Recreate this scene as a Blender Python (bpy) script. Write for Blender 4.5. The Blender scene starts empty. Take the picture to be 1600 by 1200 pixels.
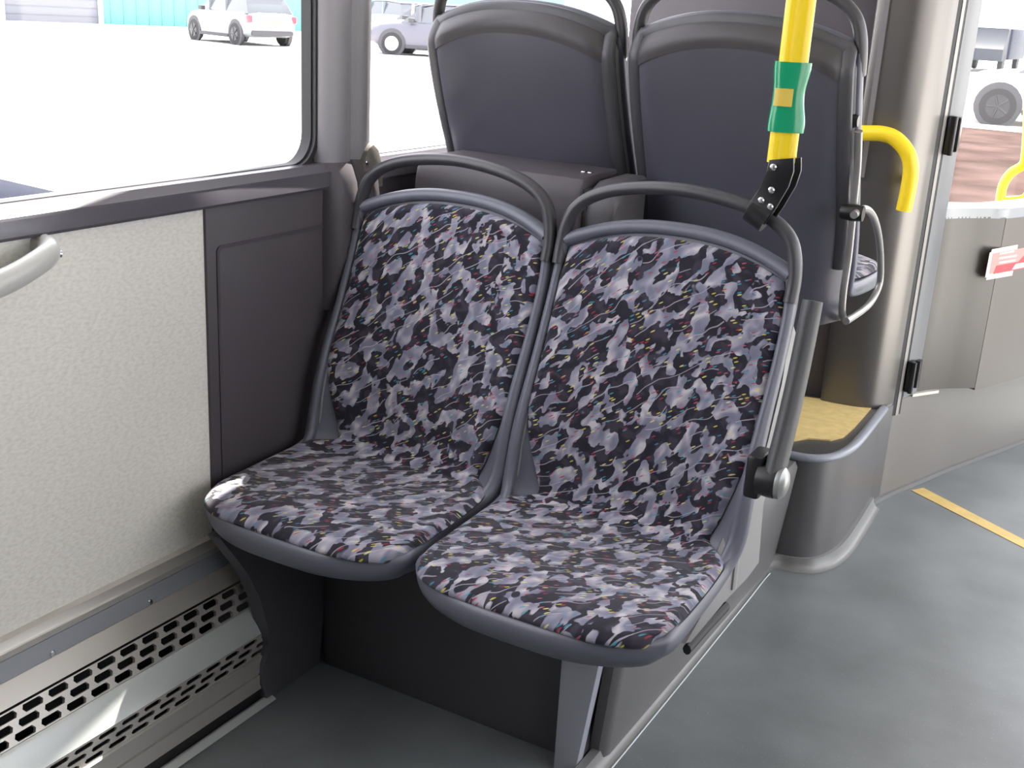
import bpy, bmesh, math, random
from mathutils import Vector, Matrix
random.seed(7)
SC = bpy.context.scene
COL = SC.collection
# ------------------------------------------------------------------ camera
FPX = 1824.0
CAM = Vector((1.44, 0.0, 1.30))
_yaw, _pit, _rol = math.radians(29.0), math.radians(17.98), math.radians(3.2)
_fw = Vector((-math.sin(_yaw)*math.cos(_pit), math.cos(_yaw)*math.cos(_pit), -math.sin(_pit)))
_r = Vector((math.cos(_yaw), math.sin(_yaw), 0)); _u = _r.cross(_fw)
RT = _r*math.cos(_rol) + _u*math.sin(_rol)
UP = -_r*math.sin(_rol) + _u*math.cos(_rol)
cam = bpy.data.cameras.new('camera'); co = bpy.data.objects.new('camera', cam); COL.objects.link(co)
cam.sensor_width = 36; cam.lens = FPX/1600*36; cam.clip_start = .02; cam.clip_end = 400
m = Matrix((RT, UP, -_fw)).transposed().to_4x4(); m.translation = CAM
co.matrix_world = m; SC.camera = co
def _ray(px, py): return RT*((px-800)/FPX) - UP*((py-600)/FPX) + _fw
def AX(px, py, x): d = _ray(px, py); return CAM + d*((x-CAM.x)/d.x)      # survey: a photo point on plane x
def AY(px, py, y): d = _ray(px, py); return CAM + d*((y-CAM.y)/d.y)
def AZ(px, py, z): d = _ray(px, py); return CAM + d*((z-CAM.z)/d.z)
# ------------------------------------------------------------------ light
W = bpy.data.worlds.new('sky'); SC.world = W; W.use_nodes = True
bg = W.node_tree.nodes['Background']; bg.inputs[0].default_value = (.93, .94, 1.0, 1); bg.inputs[1].default_value = 2.2
sl = bpy.data.lights.new('sun', 'SUN'); sl.energy = 14; sl.angle = math.radians(.6); sl.color = (1, .95, .86)
so = bpy.data.objects.new('sun', sl); COL.objects.link(so)
so.rotation_euler = Vector((-.079, .80, 1)).to_track_quat('Z', 'Y').to_euler()
SC.view_settings.view_transform = 'Standard'; SC.view_settings.look = 'None'
SC.view_settings.gamma = 1; SC.view_settings.use_curve_mapping = False
SC.view_settings.exposure = 1.32
SC.cycles.max_bounces = 10; SC.cycles.diffuse_bounces = 6; SC.cycles.transparent_max_bounces = 12
# ------------------------------------------------------------------ materials
MATS = {}
def mat(name, col, rough=.5, metal=0, bump=0, bscale=400, spec=.5, mottle=0, mscale=6, emit=None):
    if name in MATS: return MATS[name]
    M = bpy.data.materials.new(name); M.use_nodes = True; nt = M.node_tree; b = nt.nodes['Principled BSDF']
    b.inputs['Base Color'].default_value = (*col, 1); b.inputs['Roughness'].default_value = rough
    b.inputs['Metallic'].default_value = metal; b.inputs['Specular IOR Level'].default_value = spec
    tc = nt.nodes.new('ShaderNodeTexCoord')
    if bump:
        n = nt.nodes.new('ShaderNodeTexNoise'); n.inputs['Scale'].default_value = bscale; n.inputs['Detail'].default_value = 3
        nt.links.new(tc.outputs['Object'], n.inputs['Vector'])
        bp = nt.nodes.new('ShaderNodeBump'); bp.inputs['Strength'].default_value = bump; bp.inputs['Distance'].default_value = .001
        nt.links.new(n.outputs['Fac'], bp.inputs['Height']); nt.links.new(bp.outputs[0], b.inputs['Normal'])
    if mottle:
        n = nt.nodes.new('ShaderNodeTexNoise'); n.inputs['Scale'].default_value = mscale; n.inputs['Detail'].default_value = 4
        nt.links.new(tc.outputs['Object'], n.inputs['Vector'])
        r = nt.nodes.new('ShaderNodeValToRGB'); e = r.color_ramp.elements
        e[0].position = .3; e[1].position = .7
        e[0].color = (*[c*(1-mottle) for c in col], 1); e[1].color = (*[min(1, c*(1+mottle)) for c in col], 1)
        nt.links.new(n.outputs['Fac'], r.inputs['Fac']); nt.links.new(r.outputs[0], b.inputs['Base Color'])
    MATS[name] = M; return M
P_FRAME = mat('seat_plastic', (.108, .113, .142), .42, bump=.15, bscale=900)
P_DARK = mat('handle_plastic', (.042, .041, .046), .42, bump=.12, bscale=900)
P_BACK = mat('back_panel_plastic', (.068, .067, .087), .38, bump=.12, bscale=700, mottle=.06, mscale=5)
P_RIMB = mat('back_rim_plastic', (.055, .055, .062), .45, bump=.15)
P_BAND = mat('back_band_plastic', (.046, .043, .047), .5, bump=.2, bscale=900)
P_SKIRT = mat('seat_side_lit', (.25, .245, .24), .42, bump=.1)  # paler than the rim: light caught by the shell sides put into colour
TRIM = mat('dark_wall_plastic', (.064, .056, .065), .5, bump=.2, bscale=700, mottle=.05)
LEDGE = mat('ledge_plastic', (.085, .08, .095), .24, bump=.04, bscale=500, spec=.8)
PILLAR = mat('pillar_plastic', (.22, .212, .228), .42, bump=.1)
BLACK = mat('black_rubber', (.012, .012, .014), .6)
BLACKM = mat('black_steel', (.012, .012, .013), .32)
CHARC = mat('recess_panel', (.075, .074, .082), .6, bump=.2)
POD_M = mat('podium_coated', (.17, .165, .165), .36, bump=.08, metal=.75, spec=.6)
BOX = mat('podium_plastic', (.125, .122, .122), .36, bump=.15, mottle=.05)
BOXD = mat('pedestal_plastic', (.36, .375, .42), .42, bump=.15)
CAB = mat('cab_partition_plastic', (.158, .149, .139), .36, bump=.05, metal=.8)
CABD = mat('cab_door_plastic', (.075, .067, .059), .34, bump=.06, spec=.5)
CABE = mat('cab_door_flat', (.135, .122, .11), .4, bump=.06, metal=.2)
PLIN = mat('plinth_plastic', (.16, .150, .137), .4, bump=.1)
GASK = mat('door_frame_grey', (.15, .155, .16), .4)
YEL = mat('yellow_powder_coat', (.86, .62, .018), .32, bump=.1, bscale=200)
YPAD = mat('yellow_vinyl', (.56, .425, .175), .6, mottle=.12, mscale=40, bump=.3, bscale=300)
YLINE = mat('yellow_floor_line', (.60, .43, .14), .5, mottle=.08, mscale=20)
GREEN = mat('green_tape', (.01, .28, .13), .18)
STEEL = mat('bright_steel', (.75, .76, .78), .22, metal=1)
DULL = mat('dull_tube', (.30, .29, .28), .35, metal=.5)
CHROME = mat('grey_metal', (.55, .54, .53), .3, metal=.9)
ALU = mat('brushed_aluminium', (.56, .54, .50), .38, metal=.55, bump=.1, bscale=60)
ALUB = mat('anodised_strip', (.40, .42, .45), .35, metal=.4)
ALUW = mat('pale_convector_plate', (.60, .63, .61), .35, metal=.3)
HANDW = mat('grey_handle', (.50, .50, .47), .28)
COVE = mat('vinyl_coving', (.17, .17, .165), .35, bump=.2)
SEAL = mat('pale_floor_seal', (.55, .6, .62), .3)

def floor_mat():
    M = bpy.data.materials.new('vinyl_floor'); M.use_nodes = True; nt = M.node_tree; b = nt.nodes['Principled BSDF']
    tc = nt.nodes.new('ShaderNodeTexCoord')
    n = nt.nodes.new('ShaderNodeTexNoise'); n.inputs['Scale'].default_value = 5; n.inputs['Detail'].default_value = 6
    nt.links.new(tc.outputs['Object'], n.inputs['Vector'])
    r = nt.nodes.new('ShaderNodeValToRGB'); e = r.color_ramp.elements
    e[0].position = .3; e[0].color = (.130, .142, .146, 1); e[1].position = .75; e[1].color = (.190, .207, .214, 1)
    nt.links.new(n.outputs['Fac'], r.inputs['Fac'])
    v = nt.nodes.new('ShaderNodeTexVoronoi'); v.inputs['Scale'].default_value = 120
    nt.links.new(tc.outputs['Object'], v.inputs['Vector'])
    sp = nt.nodes.new('ShaderNodeValToRGB'); e = sp.color_ramp.elements
    e[0].position = .07; e[0].color = (1, 1, 1, 1); e[1].position = .10; e[1].color = (0, 0, 0, 1)
    nt.links.new(v.outputs['Distance'], sp.inputs['Fac'])
    mx = nt.nodes.new('ShaderNodeMix'); mx.data_type = 'RGBA'
    nt.links.new(sp.outputs[0], mx.inputs[0]); nt.links.new(r.outputs[0], mx.inputs[6]); mx.inputs[7].default_value = (.30, .31, .30, 1)
    nt.links.new(mx.outputs[2], b.inputs['Base Color'])
    b.inputs['Roughness'].default_value = .36
    n2 = nt.nodes.new('ShaderNodeTexNoise'); n2.inputs['Scale'].default_value = 300
    nt.links.new(tc.outputs['Object'], n2.inputs['Vector'])
    bp = nt.nodes.new('ShaderNodeBump'); bp.inputs['Strength'].default_value = .25; bp.inputs['Distance'].default_value = .001
    nt.links.new(n2.outputs['Fac'], bp.inputs['Height']); nt.links.new(bp.outputs[0], b.inputs['Normal'])
    return M
FLOOR = floor_mat()

def panel_mat():
    M = bpy.data.materials.new('speckled_wall_laminate'); M.use_nodes = True; nt = M.node_tree; b = nt.nodes['Principled BSDF']
    tc = nt.nodes.new('ShaderNodeTexCoord'); mp = nt.nodes.new('ShaderNodeMapping'); mp.inputs['Scale'].default_value = (1, .45, 1)
    mp.inputs['Rotation'].default_value = (math.radians(18), 0, 0)
    nt.links.new(tc.outputs['Object'], mp.inputs['Vector'])
    n = nt.nodes.new('ShaderNodeTexNoise'); n.inputs['Scale'].default_value = 230; n.inputs['Detail'].default_value = 3
    nt.links.new(mp.outputs[0], n.inputs['Vector'])
    r = nt.nodes.new('ShaderNodeValToRGB'); e = r.color_ramp.elements
    e[0].position = .3; e[0].color = (.69, .67, .605, 1); e[1].position = .6; e[1].color = (.805, .79, .72, 1)
    nt.links.new(n.outputs['Fac'], r.inputs['Fac']); nt.links.new(r.outputs[0], b.inputs['Base Color'])
    b.inputs['Roughness'].default_value = .55
    bp = nt.nodes.new('ShaderNodeBump'); bp.inputs['Strength'].default_value = .35; bp.inputs['Distance'].default_value = .001
    nt.links.new(n.outputs['Fac'], bp.inputs['Height']); nt.links.new(bp.outputs[0], b.inputs['Normal'])
    return M
PANEL = panel_mat()

def fabric_mat():
    M = bpy.data.materials.new('moquette_fabric'); M.use_nodes = True; nt = M.node_tree; N = nt.nodes; L = nt.links
    b = N['Principled BSDF']
    uv = N.new('ShaderNodeTexCoord')
    def noise(scale, detail, vec, dist=0, off=0):
        mp = N.new('ShaderNodeMapping'); mp.inputs['Location'].default_value = (off, off*.7, 0)
        L.new(vec, mp.inputs['Vector'])
        n = N.new('ShaderNodeTexNoise'); n.inputs['Scale'].default_value = scale; n.inputs['Detail'].default_value = detail
        n.inputs['Distortion'].default_value = dist; n.inputs['Roughness'].default_value = .45
        L.new(mp.outputs[0], n.inputs['Vector']); return n
    def ramp(fac, stops, const=True):
        r = N.new('ShaderNodeValToRGB'); r.color_ramp.interpolation = 'CONSTANT' if const else 'LINEAR'
        e = r.color_ramp.elements
        while len(e) < len(stops): e.new(.5)
        for i, (p, c) in enumerate(stops): e[i].position = p; e[i].color = (*c, 1)
        L.new(fac, r.inputs['Fac']); return r.outputs[0]
    def mix(f, a, c):
        m = N.new('ShaderNodeMix'); m.data_type = 'RGBA'; L.new(f, m.inputs[0])
        for k, s in ((6, a), (7, c)):
            if isinstance(s, tuple): m.inputs[k].default_value = (*s, 1)
            else: L.new(s, m.inputs[k])
        return m.outputs[2]
    U = uv.outputs['UV']
    def rotscale(deg, sx, sy, off=0):
        a = N.new('ShaderNodeMapping'); a.inputs['Rotation'].default_value = (0, 0, math.radians(deg)); L.new(U, a.inputs['Vector'])
        b2 = N.new('ShaderNodeMapping'); b2.inputs['Scale'].default_value = (sx, sy, 1); b2.inputs['Location'].default_value = (off, off, 0)
        L.new(a.outputs[0], b2.inputs['Vector']); return b2.outputs[0]
    UM = rotscale(-62, .80, 1.25)
    A = noise(34, 2.0, UM, .35)
    Bn = noise(38, 1.2, UM, .4, 3.1)
    Cn = noise(40, 1, U, .6, 7.7)
    light = ramp(Bn.outputs['Fac'], [(0, (.105, .107, .15)), (.42, (.16, .16, .215)), (.52, (.235, .23, .285)), (.60, (.31, .295, .335)), (.68, (.44, .415, .44))], False)
    dark = ramp(Cn.outputs['Fac'], [(0, (.009, .008, .012)), (.5, (.017, .015, .024)), (.62, (.036, .031, .046))], False)
    isl = ramp(A.outputs['Fac'], [(.0, (0, 0, 0)), (.500, (0, 0, 0)), (.520, (1, 1, 1))], False)
    col = mix(isl, dark, light)
    # thin diagonal threads
    wv = N.new('ShaderNodeTexWave'); wv.inputs['Scale'].default_value = 14; wv.inputs['Distortion'].default_value = 5
    wv.inputs['Detail'].default_value = 1; wv.inputs['Detail Scale'].default_value = 1.2
    L.new(rotscale(55, 1, 1), wv.inputs['Vector'])
    ln = ramp(wv.outputs['Fac'], [(0, (0, 0, 0)), (.982, (0, 0, 0)), (.995, (1, 1, 1))], False)
    mk = ramp(noise(18, 0, U, 0, 5.5).outputs['Fac'], [(0, (0, 0, 0)), (.47, (.75, .75, .75))])
    mm = N.new('ShaderNodeMath'); mm.operation = 'MULTIPLY'; L.new(ln, mm.inputs[0]); L.new(mk, mm.inputs[1])
    col = mix(mm.outputs[0], col, (.36, .33, .38))
    # coloured flecks, short strokes along the same diagonal
    for sc, off, thr, cols in ((85, 0, .14, [(0, (.55, .48, .07)), (.30, (.04, .22, .30)), (.58, (.33, .03, .06)), (.82, (.40, .10, .15))]),
                               (70, 4.3, .12, [(0, (.05, .25, .32)), (.36, (.30, .03, .05)), (.66, (.6, .55, .2))])):
        v = N.new('ShaderNodeTexVoronoi'); v.inputs['Scale'].default_value = sc; L.new(rotscale(-33, .5, 1.9, off), v.inputs['Vector'])
        v.voronoi_dimensions = '2D'
        near = ramp(v.outputs['Distance'], [(0, (1, 1, 1)), (thr, (1, 1, 1)), (thr+.07, (0, 0, 0))], False)
        sepc = N.new('ShaderNodeSeparateColor'); L.new(v.outputs['Color'], sepc.inputs[0])
        pick = ramp(sepc.outputs[0], [(0, (0, 0, 0)), (.74, (.8, .8, .8))])
        mm = N.new('ShaderNodeMath'); mm.operation = 'MULTIPLY'; L.new(near, mm.inputs[0]); L.new(pick, mm.inputs[1])
        fc = ramp(sepc.outputs[1], cols)
        col = mix(mm.outputs[0], col, fc)
    L.new(col, b.inputs['Base Color']); b.inputs['Roughness'].default_value = .9
    b.inputs['Sheen Weight'].default_value = .15
    b.inputs['Specular IOR Level'].default_value = .2
    wn = noise(900, 1, U)
    bp = N.new('ShaderNodeBump'); bp.inputs['Strength'].default_value = .3; bp.inputs['Distance'].default_value = .001
    L.new(wn.outputs['Fac'], bp.inputs['Height']); L.new(bp.outputs[0], b.inputs['Normal'])
    return M
FABRIC = fabric_mat()

def glass_mat(name, tint=(1, 1, 1), refl=.05):
    M = bpy.data.materials.new(name); M.use_nodes = True; nt = M.node_tree
    for n in list(nt.nodes): nt.nodes.remove(n)
    o = nt.nodes.new('ShaderNodeOutputMaterial'); t = nt.nodes.new('ShaderNodeBsdfTransparent'); t.inputs[0].default_value = (*tint, 1)
    g = nt.nodes.new('ShaderNodeBsdfGlossy'); g.inputs['Roughness'].default_value = .02
    mx = nt.nodes.new('ShaderNodeMixShader'); mx.inputs[0].default_value = refl
    nt.links.new(t.outputs[0], mx.inputs[1]); nt.links.new(g.outputs[0], mx.inputs[2]); nt.links.new(mx.outputs[0], o.inputs[0])
    return M
GLASS = glass_mat('window_glass', (.985, .98, .985), .015)

# ------------------------------------------------------------------ helpers
def link(name, me, m, parent=None, smooth=True, autos=35):
    if m and not me.materials: me.materials.append(m)
    o = bpy.data.objects.new(name, me); COL.objects.link(o)
    if smooth:
        try: me.shade_smooth(); me.set_sharp_from_angle(angle=math.radians(autos))
        except Exception: pass
    if parent: o.parent = parent
    return o
def from_bm(name, bm, m, parent=None, smooth=True, autos=35):
    bmesh.ops.recalc_face_normals(bm, faces=bm.faces)
    me = bpy.data.meshes.new(name); bm.to_mesh(me); bm.free()
    return link(name, me, m, parent, smooth, autos)
def thing(name, loc, label, cat, group=None):
    o = bpy.data.objects.new(name, None); COL.objects.link(o); o.location = loc; o.empty_display_size = .05
    tag(o, label, cat, group); return o
def tag(o, label=None, cat=None, group=None, kind=None):
    if label: o['label'] = label
    if cat: o['category'] = cat
    if group: o['group'] = group
    if kind: o['kind'] = kind
    return o
def struct(o): o['kind'] = 'structure'; return o
def localise(o, root):
    """mesh was written in world coordinates: keep it there under its root"""
    o.data.transform(Matrix.Translation(-root.location)); return o
def bm_box(bm, x0, x1, y0, y1, z0, z1, bev=0, seg=2):
    r = bmesh.ops.create_cube(bm, size=1); vs = r['verts']
    for v in vs: v.co = Vector((x0+(v.co.x+.5)*(x1-x0), y0+(v.co.y+.5)*(y1-y0), z0+(v.co.z+.5)*(z1-z0)))
    if bev:
        es = list({e for v in vs for e in v.link_edges})
        bmesh.ops.bevel(bm, geom=es, offset=bev, segments=seg, affect='EDGES', profile=.5)
def box(name, x0, x1, y0, y1, z0, z1, m, parent=None, bev=.003, seg=2):
    bm = bmesh.new(); bm_box(bm, x0, x1, y0, y1, z0, z1, bev, seg); return from_bm(name, bm, m, parent)
def catmull(pts, n=8, closed=False):
    P = [Vector(p) for p in pts]; out = []
    k = len(P); rng = k if closed else k-1
    for i in range(rng):
        p0 = P[(i-1) % k] if (closed or i > 0) else P[0]*2-P[1]
        p1 = P[i]; p2 = P[(i+1) % k]
        p3 = P[(i+2) % k] if (closed or i+2 < k) else P[-1]*2-P[-2]
        for j in range(n):
            t = j/n
            out.append(.5*((2*p1)+(p2-p0)*t+(2*p0-5*p1+4*p2-p3)*t*t+(3*p1-p0-3*p2+p3)*t**3))
    if not closed: out.append(P[-1])
    return out
def bm_tube(bm, pts, rad, closed=False, seg=12, up=None, ry=None, cap=True):
    """sweep an ellipse (rad sideways, ry along up) along pts; rad, ry: number or list"""
    n = len(pts); R = rad if isinstance(rad, (list, tuple)) else [rad]*n
    RY = R if ry is None else (ry if isinstance(ry, (list, tuple)) else [ry]*n)
    rings = []; prev = None
    for i, p in enumerate(pts):
        a = pts[(i-1) % n] if (closed or i > 0) else p; c = pts[(i+1) % n] if (closed or i < n-1) else p
        t = (c-a).normalized()
        if up is not None: ref = up[i] if isinstance(up, list) else up
        else: ref = prev if prev is not None else (Vector((0, 0, 1)) if abs(t.z) < .9 else Vector((0, 1, 0)))
        nn = (ref - t*ref.dot(t)); nn.normalize(); bb = t.cross(nn); prev = nn
        rings.append([bm.verts.new(p + bb*(R[i]*math.cos(2*math.pi*k/seg)) + nn*(RY[i]*math.sin(2*math.pi*k/seg))) for k in range(seg)])
    m_ = n if closed else n-1
    for i in range(m_):
        A_, B_ = rings[i], rings[(i+1) % n]
        for k in range(seg): bm.faces.new((A_[k], A_[(k+1) % seg], B_[(k+1) % seg], B_[k]))
    if not closed and cap:
        bm.faces.new(rings[0]); bm.faces.new(rings[-1])
def tube(name, pts, rad, m, parent=None, n=8, closed=False, seg=14, up=None, ry=None, smoothpath=True):
    P = catmull(pts, n, closed) if smoothpath else [Vector(p) for p in pts]
    bm = bmesh.new(); bm_tube(bm, P, rad, closed, seg, up, ry); return from_bm(name, bm, m, parent, autos=50)
def bm_prism(bm, poly, axis, a0, a1, bev=0):
    """poly: 2D list; axis 'x': (y,z), 'y': (x,z), 'z': (x,y)"""
    def mk(p, a):
        if axis == 'x': return Vector((a, p[0], p[1]))
        if axis == 'y': return Vector((p[0], a, p[1]))
        return Vector((p[0], p[1], a))
    lo = [bm.verts.new(mk(p, a0)) for p in poly]; hi = [bm.verts.new(mk(p, a1)) for p in poly]
    n = len(poly); fs = [bm.faces.new(lo), bm.faces.new(hi)]
    for i in range(n): fs.append(bm.faces.new((lo[i], lo[(i+1) % n], hi[(i+1) % n], hi[i])))
    if bev:
        es = list({e for f in fs[:2] for e in f.edges})
        bmesh.ops.bevel(bm, geom=es, offset=bev, segments=2, affect='EDGES', profile=.5)
def prism(name, poly, axis, a0, a1, m, parent=None, bev=0, smooth=True, autos=35):
    bm = bmesh.new(); bm_prism(bm, poly, axis, a0, a1, bev)
    bmesh.ops.triangulate(bm, faces=[f for f in bm.faces if len(f.verts) > 4])
    return from_bm(name, bm, m, parent, smooth, autos)
def strip_wall(name, plan, z0, z1, thick, m, parent=None, bev=0, n=6):
    """upright sheet following a plan curve, thickness to the left of travel"""
    P = catmull([(p[0], p[1], 0) for p in plan], n)
    off = []
    for i, p in enumerate(P):
        t = (P[min(i+1, len(P)-1)]-P[max(i-1, 0)]).normalized(); off.append(p+Vector((-t.y, t.x, 0))*thick)
    poly = [(p.x, p.y) for p in P]+[(p.x, p.y) for p in reversed(off)]
    return prism(name, poly, 'z', z0, z1, m, parent, bev)
def bm_lathe(bm, prof, c, axis, seg=20):
    """prof: (radius, along) pairs, c centre, axis unit vector"""
    ax = Vector(axis).normalized(); s = Vector((0, 0, 1)) if abs(ax.z) < .9 else Vector((1, 0, 0))
    a = ax.cross(s).normalized(); b_ = ax.cross(a); rings = []
    for r, h in prof:
        rings.append([bm.verts.new(Vector(c)+ax*h+(a*math.cos(2*math.pi*k/seg)+b_*math.sin(2*math.pi*k/seg))*max(r, 1e-5)) for k in range(seg)])
    for i in range(len(rings)-1):
        for k in range(seg): bm.faces.new((rings[i][k], rings[i][(k+1) % seg], rings[i+1][(k+1) % seg], rings[i+1][k]))
    bm.faces.new(rings[0]); bm.faces.new(rings[-1])
def lathe(name, prof, c, axis, m, parent=None, seg=24):
    bm = bmesh.new(); bm_lathe(bm, prof, c, axis, seg); return from_bm(name, bm, m, parent)
def rrect(y0, y1, z0, z1, r, n=6):
    out = []
    for cx, cz, a in ((y1-r, z1-r, 0), (y0+r, z1-r, 90), (y0+r, z0+r, 180), (y1-r, z0+r, 270)):
        for k in range(n+1):
            t = math.radians(a+90*k/n); out.append((cx+r*math.cos(t), cz+r*math.sin(t)))
    return out
def bm_ring(bm, outer, inner, axis, a0, a1):
    """frame with a hole: outer and inner 2D loops of equal length"""
    def mk(p, a): return Vector((a, p[0], p[1])) if axis == 'x' else (Vector((p[0], a, p[1])) if axis == 'y' else Vector((p[0], p[1], a)))
    n = len(outer); L_ = [[bm.verts.new(mk(p, a)) for p in lp] for a in (a0, a1) for lp in (outer, inner)]
    o0, i0, o1, i1 = L_
    for k in range(n):
        j = (k+1) % n
        for q in ((o0[k], o0[j], i0[j], i0[k]), (o1[k], o1[j], i1[j], i1[k]), (o0[k], o0[j], o1[j], o1[k]), (i0[k], i0[j], i1[j], i1[k])): bm.faces.new(q)

# ------------------------------------------------------------------ the bus body
struct(box('floor', -.05, 2.55, -1.6, 6.2, -.12, 0, FLOOR, bev=0))
struct(box('ceiling', -.04, 2.56, -1.6, 5.9, 2.34, 2.38, mat('ceiling_grey', (.42, .42, .41), .6), bev=0))  # unseen; greyed and run forward to hold back light and sun
def wall_right():
    bm = bmesh.new()
    bm_box(bm, 2.5, 2.56, -1.6, 2.55, -.1, .95); bm_box(bm, 2.5, 2.56, -1.6, .1, .9, 2.0); bm_box(bm, 2.5, 2.56, -1.6, 5.4, 2.0, 2.38); bm_box(bm, 2.5, 2.56, 4.25, 5.4, -.1, .9)  # unseen; rear window bays closed off to cut light from behind
    for y in (-1.6, -.1, 1.2, 2.45, 4.15): bm_box(bm, 2.5, 2.56, y, y+.10, .9, 2.0)
    struct(from_bm('wall_right', bm, mat('side_wall', (.16, .16, .16), .6)))
    struct(box('window_3', 2.525, 2.531, -1.6, 2.5, .95, 2.0, glass_mat('side_glass', (.95, .94, .94), .05), bev=0))
wall_right()
struct(box('wall_front_sun_block', .9, 2.5, 5.75, 5.85, -.1, .42, TRIM, bev=0))  # unseen, added to close the open front against sun on the floor
struct(box('wall_back', -.1, 2.55, -1.66, -1.6, -.1, 2.38, mat('rear_wall', (.12, .12, .125), .6), bev=0))
# left wall: light laminate field
struct(box('wall_left', -.04, 0, -1.6, 1.474, -.05, .95, PANEL, bev=0))
# dark moulded corner panel with a raised field
def corner_panel():
    bm = bmesh.new()
    bm_box(bm, -.04, .006, 1.472, 3.6, -.05, .955, .003)
    o = rrect(1.495, 2.03, .30, .872, .012); i = rrect(1.501, 2.024, .306, .866, .010)
    bm_ring(bm, o, i, 'x', .004, .0085)
    return from_bm('wall_left_corner_panel', bm, TRIM)
cp = corner_panel(); cp.name = 'wall_left_panel'; struct(cp)
struct(box('wall_left_header', -.045, .02, -1.6, 5.4, 2.32, 2.38, PILLAR, bev=.004))
# window ledge: moulded rail with a sloping top
def ledge(name, y0, y1, front=.032):
    poly = [(-.05, .99), (0, .988), (front-.002, .9770), (front+.0015, .9745), (front+.003, .9705), (front+.006, .947), (front+.003, .942), (front-.006, .940), (-.05, .940)]
    struct(prism(name, poly, 'y', y0, y1, LEDGE, bev=.003, autos=25))
ledge('trim_1', -1.6, 1.86, .012)
struct(box('wall_left_light_block', -.04, .0, -1.6, -.2, .95, 2.34, TRIM, bev=0))  # added out of view in place of a rear window, to block light
ledge('trim_2', 1.95, 3.6, .010)
# windows: rubber gasket with rounded corners + pane
def window(name, y0, y1, z0, z1, r):
    root = bpy.data.objects.new(name, None); COL.objects.link(root); root.location = (-.03, (y0+y1)/2, z0); struct(root)
    bm = bmesh.new(); bm_ring(bm, rrect(y0-.03, y1+.03, z0-.02, z1+.03, .02, 8), rrect(y0, y1, z0, z1, r, 8), 'x', -.045, -.022)
    bm_ring(bm, rrect(y0-.015, y1+.015, z0-.012, z1+.012, r+.01, 8), rrect(y0-.004, y1+.004, z0-.003, z1+.003, r, 8), 'x', -.022, -.014)
    localise(from_bm('window_gasket', bm, BLACK, root), root)
    bm = bmesh.new(); bm_box(bm, -.037, -.033, y0-.01, y1+.01, z0-.01, z1+.01)
    g = localise(from_bm('pane', bm, GLASS, root), root)
window('window_1', -.2, 1.787, .990, 2.30, .055)
window('window_2', 1.955, 3.55, .990, 2.30, .03)
# pillar between the windows
PL = [(-.05, 1.795), (-.012, 1.797), (.004, 1.806), (.016, 1.822), (.02, 1.842), (.016, 1.862), (.004, 1.872), (.0, 1.880), (.004, 1.888), (.012, 1.895), (.014, 1.915), (.008, 1.935), (-.05, 1.945)]
struct(prism('trim_3', PL, 'z', .90, 2.33, PILLAR, bev=0, autos=50))
# flared foot where the pillar meets the ledge
def foot():
    bm = bmesh.new(); rings = []
    for k, (z, s, g) in enumerate(((.99, .0, 0), (.975, .008, .004), (.95, .018, .008), (.90, .024, .01), (.80, .026, .01), (.70, .022, .008))):
        rings.append([bm.verts.new((x+(s if x > -.04 else 0), 1.87+(y-1.87)*(1+g*12), z)) for x, y in PL])
    for a, b_ in zip(rings, rings[1:]):
        for i in range(len(PL)): bm.faces.new((a[i], a[(i+1) % len(PL)], b_[(i+1) % len(PL)], b_[i]))
    bm.faces.new(rings[0]); bm.faces.new(rings[-1])
    struct(from_bm('trim_4', bm, TRIM, autos=60))
foot()
# rounded end cap beside the pillar base
cap_ = thing('pillar_end_cap', (.02, 1.93, .94), 'small rounded grey-brown plastic cap at the foot of the window pillar', 'cap')
bm = bmesh.new()
bm_prism(bm, [(1.895, .93), (1.897, .985), (1.912, 1.012), (1.93, 1.02), (1.948, 1.008), (1.962, .975), (1.965, .93)], 'x', -.02, .024, .006)
localise(from_bm('cap_shell', bm, mat('cap_plastic', (.16, .15, .135), .45), cap_), cap_)
localise(lathe('cap_screw', [(.005, 0), (.005, .002), (.003, .003)], (.024, 1.905, .985), (1, 0, 0), STEEL, cap_, 10), cap_)

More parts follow.
